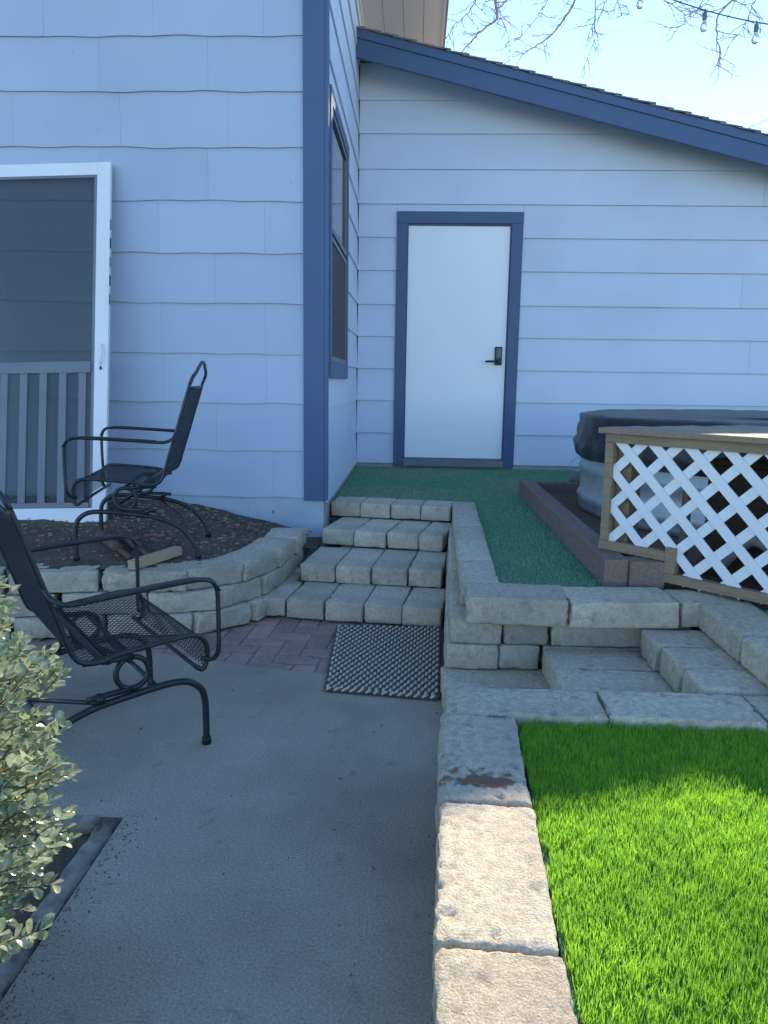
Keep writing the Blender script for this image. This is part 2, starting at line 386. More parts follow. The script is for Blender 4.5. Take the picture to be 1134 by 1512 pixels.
# grass blades
def blades(name, pts, h, wd, lean, z, m, seed, curl=.5):
    r = np.random.default_rng(seed); n = len(pts); a = r.uniform(0, 2*np.pi, n); dx, dy = np.cos(a), np.sin(a)
    cl = np.sin(pts[:,0]*61+2*np.sin(pts[:,1]*37))*np.sin(pts[:,1]*53+2*np.sin(pts[:,0]*29)); hh = h*r.uniform(.6, 1.2, n)*(1+.16*cl); l = hh*lean*r.normal(0, 1, n); b = r.uniform(0, 2*np.pi, n); lx = np.cos(b)*l; ly = np.sin(b)*l
    ww = wd*r.uniform(.7, 1.2, n)/2
    V = np.empty((n, 5, 3), np.float32)
    for k, (s, t, f) in enumerate(((-1, 0, 1), (1, 0, 1), (-1, .55, .85), (1, .55, .85), (0, 1, 0))):
        V[:, k, 0] = pts[:, 0] + dx*ww*s*f + lx*(t**(1+curl)); V[:, k, 1] = pts[:, 1] + dy*ww*s*f + ly*(t**(1+curl))
        V[:, k, 2] = z + hh*t*(1-.25*np.minimum(1, np.abs(l)/hh*t))
    base = np.arange(n)[:, None, None]*5
    T = (base + np.array([[0,1,3],[0,3,2],[2,3,4]])[None]).reshape(-1, 3)
    return tris_mesh(name, V.reshape(-1, 3), T, m)
def scatter(n, x0, x1, y0, y1, keep, seed):
    r = np.random.default_rng(seed); P = np.stack([r.uniform(x0, x1, n), r.uniform(y0, y1, n)], 1); return P[keep(P[:, 0], P[:, 1])]
P = scatter(270000, .26, 2.3, .45, 1.99, lambda x, y: x > .02+.042*y+.193+.012*np.sin(y*40)*np.sin(y*17), 11)
stuff(blades('lawn', P, .028, .0019, .34, .262, MT['blade'], 5), 'bright green artificial lawn beside the stone wall, half in sun', 'lawn')
tim = lambda y: .78
P = scatter(150000, -.53, 3.4, 2.95, 7.17, lambda x, y: ((y > np.where(x < .26, 5.06-.1*(x+.5)*.2, 5.0)) | (x > .40-(5-y)*.022)) & ((x < .775) | (y > 5.66)) & (y > 2.975) & ((x < 1.2) | (y > 5.66)), 12)
stuff(blades('terrace_turf', P, .0135, .0034, .6, .375, MT['blade2'], 6), 'short dull green turf on the raised terrace before the door', 'turf')
P = scatter(9000, 1.235, 1.75, 2.36, 2.85, lambda x, y: (x+y < 3.93) & (x > 1.245), 13)
stuff(blades('corner_turf', P, .034, .003, .45, .372, MT['blade2'], 8), 'small turf patch between the low stone wall and the lattice', 'turf')
P = scatter(2600, -2.2, -.84, -.5, 1.82, lambda x, y: np.sin(x*9+y*4)+np.sin(y*13-x*5) > -.3, 14)
stuff(blades('bed_weeds', P, .045, .003, 1.1, -.01, MT['weed'], 9, 1.0), 'sparse weeds and dry grass in the planting bed', 'weeds')

# ================================================================== HOUSE
house = empty('house', (-.545, 4.75, 0), 'pale blue sided house with dark blue trim and a low lean-to wing with white door', 'house')
YF = 4.75; XS = -.545; YB = 7.25
front = box('front_wall', -6, XS-.012, YF+.002, YF+.15, .2, 5.9, MT['siding_back'], house)
INV[front.name] = INV[house.name].copy()
def part_inv(o): INV[o.name] = (INV[house.name].inverted()).inverted() if False else Matrix()
for o in (front,): INV[o.name] = Matrix()
# NOTE: parts live in world coordinates through matrix_parent_inverse, so their own world matrix is identity
def panel(parent, x0, x1, zb, zt, seed, lift=.010, wav=.0045, name='siding_panel'):
    n = max(4, int((x1-x0)/.045)); V = []; F = []
    for i in range(n+1):
        x = x0+(x1-x0)*i/n
        wv = wav*(noise.noise(Vector((x*3.1, zb*7, 3)))*1.6 + .5*math.sin(x*19+zb*11))
        o_ = .0022*noise.noise(Vector((x*2.3, zb*3, seed)))
        V += [(x, YF+.001, zb+wv), (x, YF-lift-o_, zb+wv), (x, YF-.006-o_*1.5, (zb+zt)/2), (x, YF-.0015, zt+.012)]
    for i in range(n):
        a = i*4; b = a+4
        F += [(a, b, b+1, a+1), (a+1, b+1, b+2, a+2), (a+2, b+2, b+3, a+3)]
    e = n*4; F += [(0,1,2,3), (e+3,e+2,e+1,e)]
    return mesh(name, V, F, MT['siding'], parent)
rows = [.45,.742,1.033,1.327,1.626,1.915,2.209,2.504,2.808,3.101,3.395,3.69,3.985,4.28]
jo = {.742:-1.219, 1.033:-.905, 1.327:-1.542, 1.626:-1.21, 1.915:-.906, 2.209:-1.871, 2.504:-1.746, 2.808:-1.857, 3.101:-1.534, .45:-1.50}
for i, zb in enumerate(rows):
    zt = rows[i+1] if i+1 < len(rows) else zb+.29
    j0 = jo.get(zb, -1.2-.33*(i % 2)); xs = []
    x = j0
    while x > -3.3: x -= .634
    while x < XS-.02:
        a, b = max(x, -3.3), min(x+.634, XS-.03)
        if b-a > .03: panel(front, a+.0004, b-.0004, zb+random.uniform(-.0015, .0015), zt, i*3.3, lift=.014+random.uniform(-.0007,.0007))
        x += .634
# side wall
side = box('side_wall', XS-.15, XS-.004, YF+.16, 12, .2, 4.6, MT['siding_back'], house); INV[side.name] = Matrix()
WY0, WY1, WZ0, WZ1 = 4.90, 5.98, 1.295, 2.79
def sboard(parent, y0, y1, zb, zt, lift=.015, wav=0, name='siding_board', n=1):
    V = []; F = []
    n = max(1, int((y1-y0)/.06)) if wav else 1
    for i in range(n+1):
        y = y0+(y1-y0)*i/n; wv = wav*(noise.noise(Vector((y*4, zb*7, 9)))*1.6)
        V += [(XS-.003, y, zb+wv), (XS+lift, y, zb+wv), (XS+.0015, y, zt+.012)]
    for i in range(n):
        a = i*3; b = a+3; F += [(a+1,a,b,b+1), (a+2,a+1,b+1,b+2)]
    e = n*3; F += [(0,1,2), (e+2,e+1,e)]
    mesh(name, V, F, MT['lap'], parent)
brow = [.417,.70,.999,1.29,1.581,1.866,2.164,2.451,2.736,3.028,3.322,3.595,3.885,4.175]
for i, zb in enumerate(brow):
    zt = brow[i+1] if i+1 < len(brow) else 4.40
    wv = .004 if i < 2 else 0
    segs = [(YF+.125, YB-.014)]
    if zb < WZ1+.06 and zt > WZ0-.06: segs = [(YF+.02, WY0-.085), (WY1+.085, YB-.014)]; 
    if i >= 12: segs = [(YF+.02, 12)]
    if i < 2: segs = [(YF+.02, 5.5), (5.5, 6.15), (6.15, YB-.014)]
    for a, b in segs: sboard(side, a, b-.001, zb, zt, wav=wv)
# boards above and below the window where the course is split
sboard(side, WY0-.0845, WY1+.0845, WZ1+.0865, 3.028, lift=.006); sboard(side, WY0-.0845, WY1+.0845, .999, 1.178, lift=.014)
box('foundation', XS-.13, XS+.004, YF+.013, YB, -.05, .43, MT['foundation_grey'], house)
V = []; F = []                                  # painted front foundation, slightly uneven
n = 60
for i in range(n+1):
    x = -5+(4.447)*i/n
    for z in (0.0, .2, .3, .38, .452): V.append((x, YF-.004+.006*noise.noise(Vector((x*6, z*9, 2))), z))
for i in range(n):
    for k in range(4): a = i*5+k; F.append((a, a+5, a+6, a+1))
mesh('foundation', V, F, MT['foundation'], house, True)
# corner boards
box('corner_trim', -.674, -.548, YF-.030, YF-.001, .436, 4.36, MT['trim'], house, .003)
box('corner_trim', -.5475, XS+.020, YF-.030, YF+.012, .440, 4.36, MT['trim'], house, .003)
# window in the side wall
win = empty('window', (0,0,0), '', ''); del win['label']; del win['category']; win.parent = house; win.matrix_parent_inverse = INV[house.name]; INV[win.name] = Matrix()
tw = .085
box('trim_board', XS+.001, XS+.026, WY0-tw, WY1+tw, WZ1, WZ1+tw, MT['trim'], win, .002)
box('trim_board', XS+.001, XS+.026, WY0-tw, WY1+tw, WZ0-tw-.02, WZ0, MT['trim'], win, .002)
box('trim_board', XS+.001, XS+.025, WY0-tw+.001, WY0, WZ0+.001, WZ1-.001, MT['trim'], win, .002)
box('trim_board', XS+.001, XS+.025, WY1, WY1+tw-.001, WZ0+.001, WZ1-.001, MT['trim'], win, .002)
zm = 2.07
for (z0, z1) in ((WZ0+.002, zm-.012), (zm+.012, WZ1-.002)):
    fm = MB()
    for b in ((WY0+.002, WY0+.035, z0, z1), (WY1-.035, WY1-.002, z0, z1), (WY0+.036, WY1-.036, z0, z0+.03), (WY0+.036, WY1-.036, z1-.03, z1)):
        fm.add(boxvf(XS-.004, XS+.018, b[0], b[1], b[2], b[3]))
    fm.build('sash', MT['slat'], win)
box('pane', XS-.003, XS+.004, WY0+.034, WY1-.034, zm+.04, WZ1-.03, MT['glass'], win)
box('pane', XS-.003, XS+.002, WY0+.034, WY1-.034, WZ0+.03, zm-.04, MT['glass'], win)
box('insect_screen', XS+.009, XS+.011, WY0+.034, WY1-.034, WZ0+.03, zm-.04, MT['winscreen'], win)
# lean-to wing
rake = lambda X: 4.005 - .2422*(X+.536)          # top of the roof deck
ext = box('extension_wall', XS, 5.2, YB+.002, YB+.15, .2, 2.5, MT['siding_back'], house); INV[ext.name] = Matrix()
mesh('gable_backing', [(XS,YB+.004,2.4),(5.0,YB+.004,2.4),(5.0,YB+.004,rake(5.0)-.06),(XS,YB+.004,rake(XS)-.06)], [(0,1,2,3)], MT['siding_back'], house)
DX0, DX1, DZ1 = -.187, .937, 2.67
def bboard(x0, x1, zb, zt, clip=False, lift=.021):
    xb, xt = x1, x1
    if clip:
        lim = lambda z: (4.005-.05-z)/.2422-.536
        xb, xt = min(x1, lim(zb)), min(x1, lim(zt+.01))
        if xb-x0 < .02: return
        if xt < x0+.005: xt = x0+.005
    V = [(x0,YB+.001,zb),(x0,YB-lift,zb),(x0,YB-.0015,zt+.012),(xb,YB+.001,zb),(xb,YB-lift,zb),(xt,YB-.0015,zt+.012)]
    F = [(0,1,4,3)[::-1],(1,2,5,4)[::-1],(0,2,1),(3,4,5)]
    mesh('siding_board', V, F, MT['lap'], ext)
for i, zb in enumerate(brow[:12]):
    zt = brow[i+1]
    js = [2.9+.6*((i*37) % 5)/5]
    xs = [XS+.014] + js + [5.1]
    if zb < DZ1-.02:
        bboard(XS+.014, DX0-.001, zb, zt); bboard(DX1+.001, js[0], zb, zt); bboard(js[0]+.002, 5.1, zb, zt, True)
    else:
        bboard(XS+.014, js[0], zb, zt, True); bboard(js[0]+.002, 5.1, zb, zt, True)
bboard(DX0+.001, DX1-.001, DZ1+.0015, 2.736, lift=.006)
box('foundation', XS+.01, 5.1, YB-.006, YB+.1, -.05, .415, MT['foundation_grey'], house)
# door and its frame
fr = empty('door_frame', (0,0,0), '', ''); del fr['label']; del fr['category']; fr.parent = house; fr.matrix_parent_inverse = INV[house.name]; INV[fr.name] = Matrix()
box('casing', DX0, DX0+.092, YB-.034, YB+.01, .392, DZ1-.101, MT['trim'], fr, .002)
box('casing', DX1-.100, DX1, YB-.034, YB+.01, .392, DZ1-.101, MT['trim'], fr, .002)
box('casing', DX0-.001, DX1+.001, YB-.036, YB+.01, DZ1-.1, DZ1, MT['trim'], fr, .002)
box('door_jamb', DX0+.0925, -.086, YB-.018, YB+.03, .44, DZ1-.102, MT['trim'], fr)
box('door_jamb', .829, DX1-.1005, YB-.018, YB+.03, .44, DZ1-.102, MT['trim'], fr)
box('door_jamb', -.0855, .8285, YB-.018, YB+.03, 2.556, DZ1-.1015, MT['trim'], fr)
box('threshold', -.094, .836, YB-.060, YB+.02, .395, .455, MT['slat'], fr, .004)
dr = box('door', -.083, .826, YB-.003, YB+.035, .472, 2.553, MT['doorwhite'], house, .003); INV[dr.name] = Matrix()
box('bottom_sweep', -.083, .826, YB-.006, YB+.035, .457, .470, MT['slat'], dr)
lk = box('lock', .728, .794, YB-.034, YB-.0032, 1.335, 1.50, MT['black'], dr, .010)
box('keypad', .740, .782, YB-.0365, YB-.0342, 1.40, 1.485, MT['pump'], dr, .0)
tube('handle', [(.76,YB-.034,1.368),(.76,YB-.062,1.368),(.748,YB-.070,1.368),(.70,YB-.070,1.368),(.640,YB-.066,1.366)], .0095, MT['black'], dr, 8)

# lean-to roof: deck, courses of shingles, rake fascia, soffit
roof = bpy.data.objects.new('lean_to_roof', None); COL.objects.link(roof); roof.parent = house; roof.matrix_parent_inverse = INV[house.name]; INV[roof.name] = Matrix()
def slope_box(name, x0, x1, y0, y1, off0, off1, m, parent):
    V = []
    for x in (x0, x1):
        for y in (y0, y1):
            for o_ in (off0, off1): V.append((x, y, rake(x)+o_))
    F = [(0,1,3,2),(4,6,7,5),(0,4,5,1),(2,3,7,6),(0,2,6,4),(1,5,7,3)]
    return mesh(name, V, F, m, parent)
slope_box('deck', XS+.003, 5.7, 6.915, 12, -.025, .0, MT['siding_back'], roof)
slope_box('fascia', XS+.008, 5.72, 6.872, 6.912, -.20, .012, MT['trim'], roof)
slope_box('fascia', XS+.008, 5.72, 6.858, 6.8715, -.055, .014, MT['trim'], roof)
slope_box('soffit_board', XS+.008, 5.7, 6.913, YB-.002, -.075, -.055, MT['soffit'], roof)
sl_ = math.hypot(1, .2422); cw = .142; i = 0; x = 5.74
while x > XS+.02:
    x0 = max(XS+.01, x-cw-.05); o0 = .030; o1 = .018
    jy = random.uniform(-.006, .006); jz = random.uniform(-.003, .004)
    V = [(x0,6.845+jy,rake(x0)+.012),(x,6.845+jy,rake(x)+.024+jz),(x,6.845+jy,rake(x)+.038+jz),(x0,6.845+jy,rake(x0)+.022),
         (x0,12,rake(x0)+.012),(x,12,rake(x)+.024),(x,12,rake(x)+.038),(x0,12,rake(x0)+.022)]
    mesh('shingle_course', V, [(0,1,2,3),(4,7,6,5),(0,4,5,1),(3,2,6,7),(1,5,6,2),(0,3,7,4)], MT['shingle'], roof)
    x -= cw*random.uniform(.93, 1.07)
# main roof eave with cream soffit boards
mr_ = bpy.data.objects.new('main_roof', None); COL.objects.link(mr_); mr_.parent = house; mr_.matrix_parent_inverse = INV[house.name]; INV[mr_.name] = Matrix()
for k in range(4):
    a = XS+.016+.181*k; box('soffit_board', a, a+.177, 4.3, 13, 4.40+.001*k, 4.42, MT['cream'], mr_, .0)
box('soffit_board', XS-.01, .20, 4.3, 13, 4.4245, 4.44, MT['siding_back'], mr_)
box('eave_fascia', .185, .205, 4.3, 13, 4.385, 4.60, MT['cream'], mr_)
mesh('roof_deck', [(.24,4.28,4.605),(.24,13,4.605),(-3.4,13,6.3),(-3.4,4.28,6.3),(.24,4.28,4.64),(.24,13,4.64),(-3.4,13,6.34),(-3.4,4.28,6.34)],
     [(3,2,1,0),(4,5,6,7),(0,1,5,4),(1,2,6,5),(2,3,7,6),(3,0,4,7)], MT['shingle'], mr_)
box('frieze_board', XS+.004, XS+.017, YF+.04, 13, 4.335, 4.398, MT['cream'], mr_)

# ================================================================== STONE STEPS
steps = empty('stone_steps', (-.2, 3.65, 0), 'flight of four grey block steps climbing from the doormat to the terrace', 'steps')
fr_rows = [((-.62,3.69),(.155,3.59),0.0),((-.60,4.04),(.165,3.95),.1),((-.545,4.53),(.185,4.38),.2),((-.54,4.95),(.245,4.83),.3)]
wid = [[.195,.195,.19,.195],[.195,.195,.195,.18],[.20,.195,.19,.145],[.20,.20,.195,.19]]
dep = [.40,.46,.44,.26]
for (a, b, z), ws, dp in zip(fr_rows, wid, dep):
    a = Vector(a); b = Vector(b); d = (b-a).normalized(); tot = sum(ws); k = (b-a).length/tot; s = 0
    for w_ in ws:
        p = a+d*s*k; q = a+d*(s+w_)*k
        jit = random.uniform(-.008, .008); n_ = Vector((-d.y, d.x))
        stone2(steps, p+n_*jit, q+n_*jit, z, dp, .1 if z < .25 else .098, step=.022); s += w_
box('fill', -.538, -.43, 4.46, 5.04, -.04, .17, MT['soil'], steps); box('fill', -.538, -.43, 4.97, 5.045, .171, .29, MT['soil'], steps)
stone2(steps, (-.815,3.72), (-.622,3.70), 0.0, .36, .098, step=.025)
box('fill', -.42, .16, 4.05, 5.0, -.04, .095, MT['sand'], steps); box('fill', -.42, .16, 4.45, 5.0, .096, .195, MT['sand'], steps); box('fill', -.42, .18, 4.88, 5.04, .196, .295, MT['sand'], steps)

# ================================================================== CURVED WALL (left)
cw_ = empty('curved_wall', (-1.2, 3.4, 0), 'low curved dry-stacked block wall holding the soil bed below the house', 'retaining wall')
path = smooth_path([(-2.9,2.72,0),(-2.35,3.02,0),(-1.9,3.22,0),(-1.45,3.33,0),(-1.05,3.375,0),(-.84,3.50,0),(-.69,3.80,0),(-.635,4.22,0),(-.62,4.7,0)], 30)
acc = [0]
for i in range(1, len(path)): acc.append(acc[-1]+(path[i]-path[i-1]).length)
def on_path(s): return Vector((np.interp(s, acc, [p.x for p in path]), np.interp(s, acc, [p.y for p in path])))
def s_of_x(x): return float(np.interp(x, [p.x for p in path], acc))
def course(ends, z, W, inset):
    for s0, s1 in zip(ends[:-1], ends[1:]):
        tight = on_path((s0+s1)/2).x > -.95; g_ = .013 if tight else .006
        a, b = on_path(s0+g_), on_path(s1-g_); d = (b-a); n_ = Vector((-d.y, d.x)).normalized(); ji = random.uniform(-.022, .018); a = a+n_*random.uniform(-.012, .012); n_ = n_*(1+ji/max(abs(inset), .012)*0) ; a = a+n_*ji; b = b+n_*ji
        stone2(cw_, a+n_*inset, b+n_*inset, z, W, .1, step=.022, rough=.006, chip=.016)
def ends_from(x_anchor, s_end, before=6):
    e = [s_of_x(x_anchor)+(.40*k if k <= 0 else .33*k) for k in range(-before, 9)]; e = [v for v in e if 0 <= v <= s_end]; return e
course(ends_from(-1.02, 3.55) , .2, .21, .030)
course(ends_from(-1.20, 3.6), .1, .20, .012)
course(ends_from(-1.00, 3.3), .0, .20, -.012)

# ================================================================== TERRACE WALL (right of the stairs)
tw_ = empty('terrace_wall', (.3, 2.8, 0), 'stacked grey block wall edging the raised turf beside the stairs', 'retaining wall')
lx = lambda Y: .20 + (Y-2.96)*.029
ys = [2.97, 3.37, 3.79, 4.20, 4.62, 5.06]
for k, (y0, y1) in enumerate(zip(ys[:-1], ys[1:])):
    xm = lx((y0+y1)/2); stone(tw_, xm+.078, (y0+y1)/2, .3, y1-y0, .155, .1, math.pi/2-.03, step=.025)
fx = lambda Y: .028 + .0405*Y
for c, (z, y0, inset) in enumerate(((.2, 2.80, .008), (.1, 2.795, -.002), (0., 2.80, -.006))):
    y = y0 + (.0 if c != 1 else 0)
    first = True
    while y < 4.85 - .1*(c == 0):
        L = .21 if (first and c == 1) else .40
        xm = fx(y+L/2)+inset; stone(tw_, xm+.10, y+L/2, z, L, .2, .1, math.pi/2-.04, step=.025); y += L; first = False
# front faces towards the lawn
for z, a, b in ((.2,.352,.525),(.1,.338,.50),(.2,.535,.92),(.1,.505,.91),(.2,.925,1.06)):
    stone2(tw_, (a,2.80), (b,2.805), z, .2, .1, step=.02)
stone2(tw_, (.205,2.735), (.575,2.715), .3, .235, .105, step=.018, rough=.005)
stone2(tw_, (.582,2.71), (.985,2.735), .3, .225, .103, step=.018, rough=.005)
stone2(tw_, (.992,2.75), (1.235,2.775), .3, .2, .098, step=.02)
box('fill', .38, 1.0, 3.01, 3.2, -.04, .29, MT['sand'], tw_)

# ================================================================== SIDE STEPS
ss = empty('side_steps', (.5, 2.4, 0), 'short flight of grey block steps turning right up to the lattice', 'steps')
for k, y0 in enumerate((2.645, 2.44, 2.235)): stone(ss, .333, y0+.1, 0.0, .42, .2, .1, 0, step=.025)
for k, y0 in enumerate((2.595, 2.385, 2.18)): stone(ss, .705+random.uniform(-.012,.012), y0+.10, .1, .40, .205, .1, 0, step=.02)
for k, y0 in enumerate((2.56, 2.365, 2.175)): stone(ss, 1.04+(-.012,.0,.01)[k], y0+.097, .2, .37, .193, .1, 0, step=.02)
for k, y0 in enumerate((2.40, 1.995)): stone(ss, 1.152, y0+.2, .3, .40, .2, .1, math.pi/2, step=.02)
for k in range(5): stone(ss, 1.255+.21+.41*k, 2.265, .298, .405, .19, .1, 0, step=.03)
box('fill', .54, 1.22, 2.2, 2.79, -.04, .098, MT['sand'], ss); box('fill', .92, 1.22, 2.2, 2.76, .099, .198, MT['sand'], ss)

# ================================================================== LAWN WALL
lw = empty('lawn_wall', (.2, 1.5, 0), 'low block wall holding the bright lawn above the concrete patio', 'retaining wall')
rzw = math.pi/2-.042
lw_last = [None]
def dirt_mark(o):
    # reddish mud dried on one block: a ragged patch with a shape of its own
    m = MT['stone'].copy(); m.name = 'muddy_stone'; o.data.materials[0] = m; t = m.node_tree; N = t.nodes; L = t.links
    b = next(n for n in N if n.type == 'BSDF_PRINCIPLED'); src = b.inputs['Base Color'].links[0].from_socket
    tc = N.new('ShaderNodeTexCoord'); mp_ = N.new('ShaderNodeMapping'); mp_.inputs['Location'].default_value = (1.75, .0, -.3); mp_.inputs['Scale'].default_value = (14, 7.5, 6)
    L.new(tc.outputs['Object'], mp_.inputs[0]); ln = N.new('ShaderNodeVectorMath'); ln.operation = 'LENGTH'; L.new(mp_.outputs[0], ln.inputs[0])
    nz = N.new('ShaderNodeTexNoise'); nz.inputs['Scale'].default_value = 28; nz.inputs['Detail'].default_value = 5; L.new(tc.outputs['Object'], nz.inputs['Vector'])
    ad = N.new('ShaderNodeMath'); ad.operation = 'MULTIPLY_ADD'; L.new(nz.outputs[0], ad.inputs[0]); ad.inputs[1].default_value = 3.6; L.new(ln.outputs['Value'], ad.inputs[2])
    mr = N.new('ShaderNodeMapRange'); mr.inputs[1].default_value = 2.35; mr.inputs[2].default_value = 2.0; mr.inputs[3].default_value = 0; mr.inputs[4].default_value = .85; L.new(ad.outputs[0], mr.inputs[0])
    mx = N.new('ShaderNodeMix'); mx.data_type = 'RGBA'; L.new(mr.outputs[0], mx.inputs[0]); L.new(src, mx.inputs[6]); mx.inputs[7].default_value = (.17,.075,.03,1); L.new(mx.outputs[2], b.inputs['Base Color'])
for c in range(3):
    off = (0, .2, .0)[c]; yy = [2.165, 1.965, 1.52, 1.09, .665, .25, -.17, -.6, -1.0] if c == 2 else [2.165-off] + [1.75-off-.415*k for k in range(7)]
    for k, (y1, y0) in enumerate(zip(yy[:-1], yy[1:])):
        ym = (y0+y1)/2
        if c == 2 and k == 0: continue
        near = c == 2 and k < 5
        lw_last[0] = stone(lw, fx(ym)+.104-.012+(-.012 if c == 2 else 0.0), ym, .1*c, y1-y0, .205, .1 if c < 2 else .102, rzw, step=.0085 if near else .03, rough=.0034, chip=.013)
        if c == 2 and k == 1: dirt_mark(lw_last[0])
xr = [.102, .545, .965, 1.385, 1.80, 2.22, 2.63, 3.05]
for k in range(7):
    stone(lw, (xr[k]+xr[k+1])/2, 2.062, .2, xr[k+1]-xr[k], .2, .1, -.02, step=.012, chip=.012)
for k in range(7): stone(lw, .31+.42*k, 2.062, .1, .41, .195, .1, 0, step=.04); stone(lw, .31+.42*k, 2.062, 0, .41, .195, .1, 0, step=.04)

# ================================================================== DOORMAT
mat_o = empty('doormat', (-.1, 3.1, 0), 'woven black and cream rope doormat at the foot of the stairs', 'doormat')
c00, c10, c01, c11 = Vector((-.315,2.79)), Vector((.112,2.735)), Vector((-.345,3.555)), Vector((.145,3.575))
def mp(u_, v_): return (c00*(1-u_)+c10*u_)*(1-v_) + (c01*(1-u_)+c11*u_)*v_
gn = 14; V = []; F = []
for j in range(gn+1):
    for i in range(gn+1):
        p = mp(i/gn, j/gn); V.append((p.x, p.y, .012))
for j in range(gn):
    for i in range(gn): a = j*(gn+1)+i; F.append((a, a+1, a+gn+2, a+gn+1))
ring = [i for i in range(gn+1)] + [j*(gn+1)+gn for j in range(1, gn+1)] + [gn*(gn+1)+i for i in range(gn-1, -1, -1)] + [j*(gn+1) for j in range(gn-1, 0, -1)]
n0 = len(V); V += [(V[i][0], V[i][1], .0008) for i in ring]
for k in range(len(ring)): F.append((ring[k], n0+k, n0+(k+1) % len(ring), ring[(k+1) % len(ring)]))
mesh('backing', V, F, MT['matdark'], mat_o)
def capsule(p, d, L, r, rz=.75):
    d = Vector(d).normalized(); s = d.cross(Vector((0,0,1))).normalized(); up = s.cross(d); V = []; F = []; rings = [(-.5,.15),(-.38,.8),(0,1),(.38,.8),(.5,.15)]; S = 6
    for t, f in rings:
        for k in range(S):
            a = 2*math.pi*k/S; V.append(Vector(p) + d*L*t + s*math.cos(a)*r*f + up*math.sin(a)*r*f*rz + Vector((0,0,r*.5*(1-4*t*t))))
    for i in range(len(rings)-1):
        for k in range(S): F.append((i*S+k, i*S+(k+1) % S, (i+1)*S+(k+1) % S, (i+1)*S+k))
    return V, F
la, da = MB(), MB(); NC, NR = 16, 25
for j in range(NR):
    for i in range(NC):
        u_ = (i+.5+(.25 if j % 2 else -.25))/NC; v_ = (j+.6)/(NR+.2); p = mp(u_, v_)
        tw = (mp(u_, min(1, v_+.03))-mp(u_, v_-.03)).normalized(); tw = Vector((tw.x+random.uniform(-.14,.14)+.12, tw.y, 0))
        la.add(capsule((p.x, p.y, .014), tw, .043, .0074))
        q = mp(u_+.5/NC, v_)
        if 0 < u_+.5/NC < 1: da.add(capsule((q.x, q.y, .013), tw, .040, .0085))
for i in range(14):
    p = mp((i+.5)/14, .012); la.add(capsule((p.x, p.y-.006, .012), (.8, .62, .1), .040, .007))
    q = mp((i+1)/14, .012); da.add(capsule((q.x, q.y-.006, .010), (.8, .62, .1), .038, .008))
for j in range(20):
    for s_ in (0, 1):
        p = mp(s_*1.0, (j+.5)/20); da.add(capsule((p.x, p.y, .010), (.12, 1, 0), .046, .009))
stuff(la.build('cream_strands', MT['matlight'], mat_o, True)); stuff(da.build('dark_strands', MT['matdark'], mat_o, True))

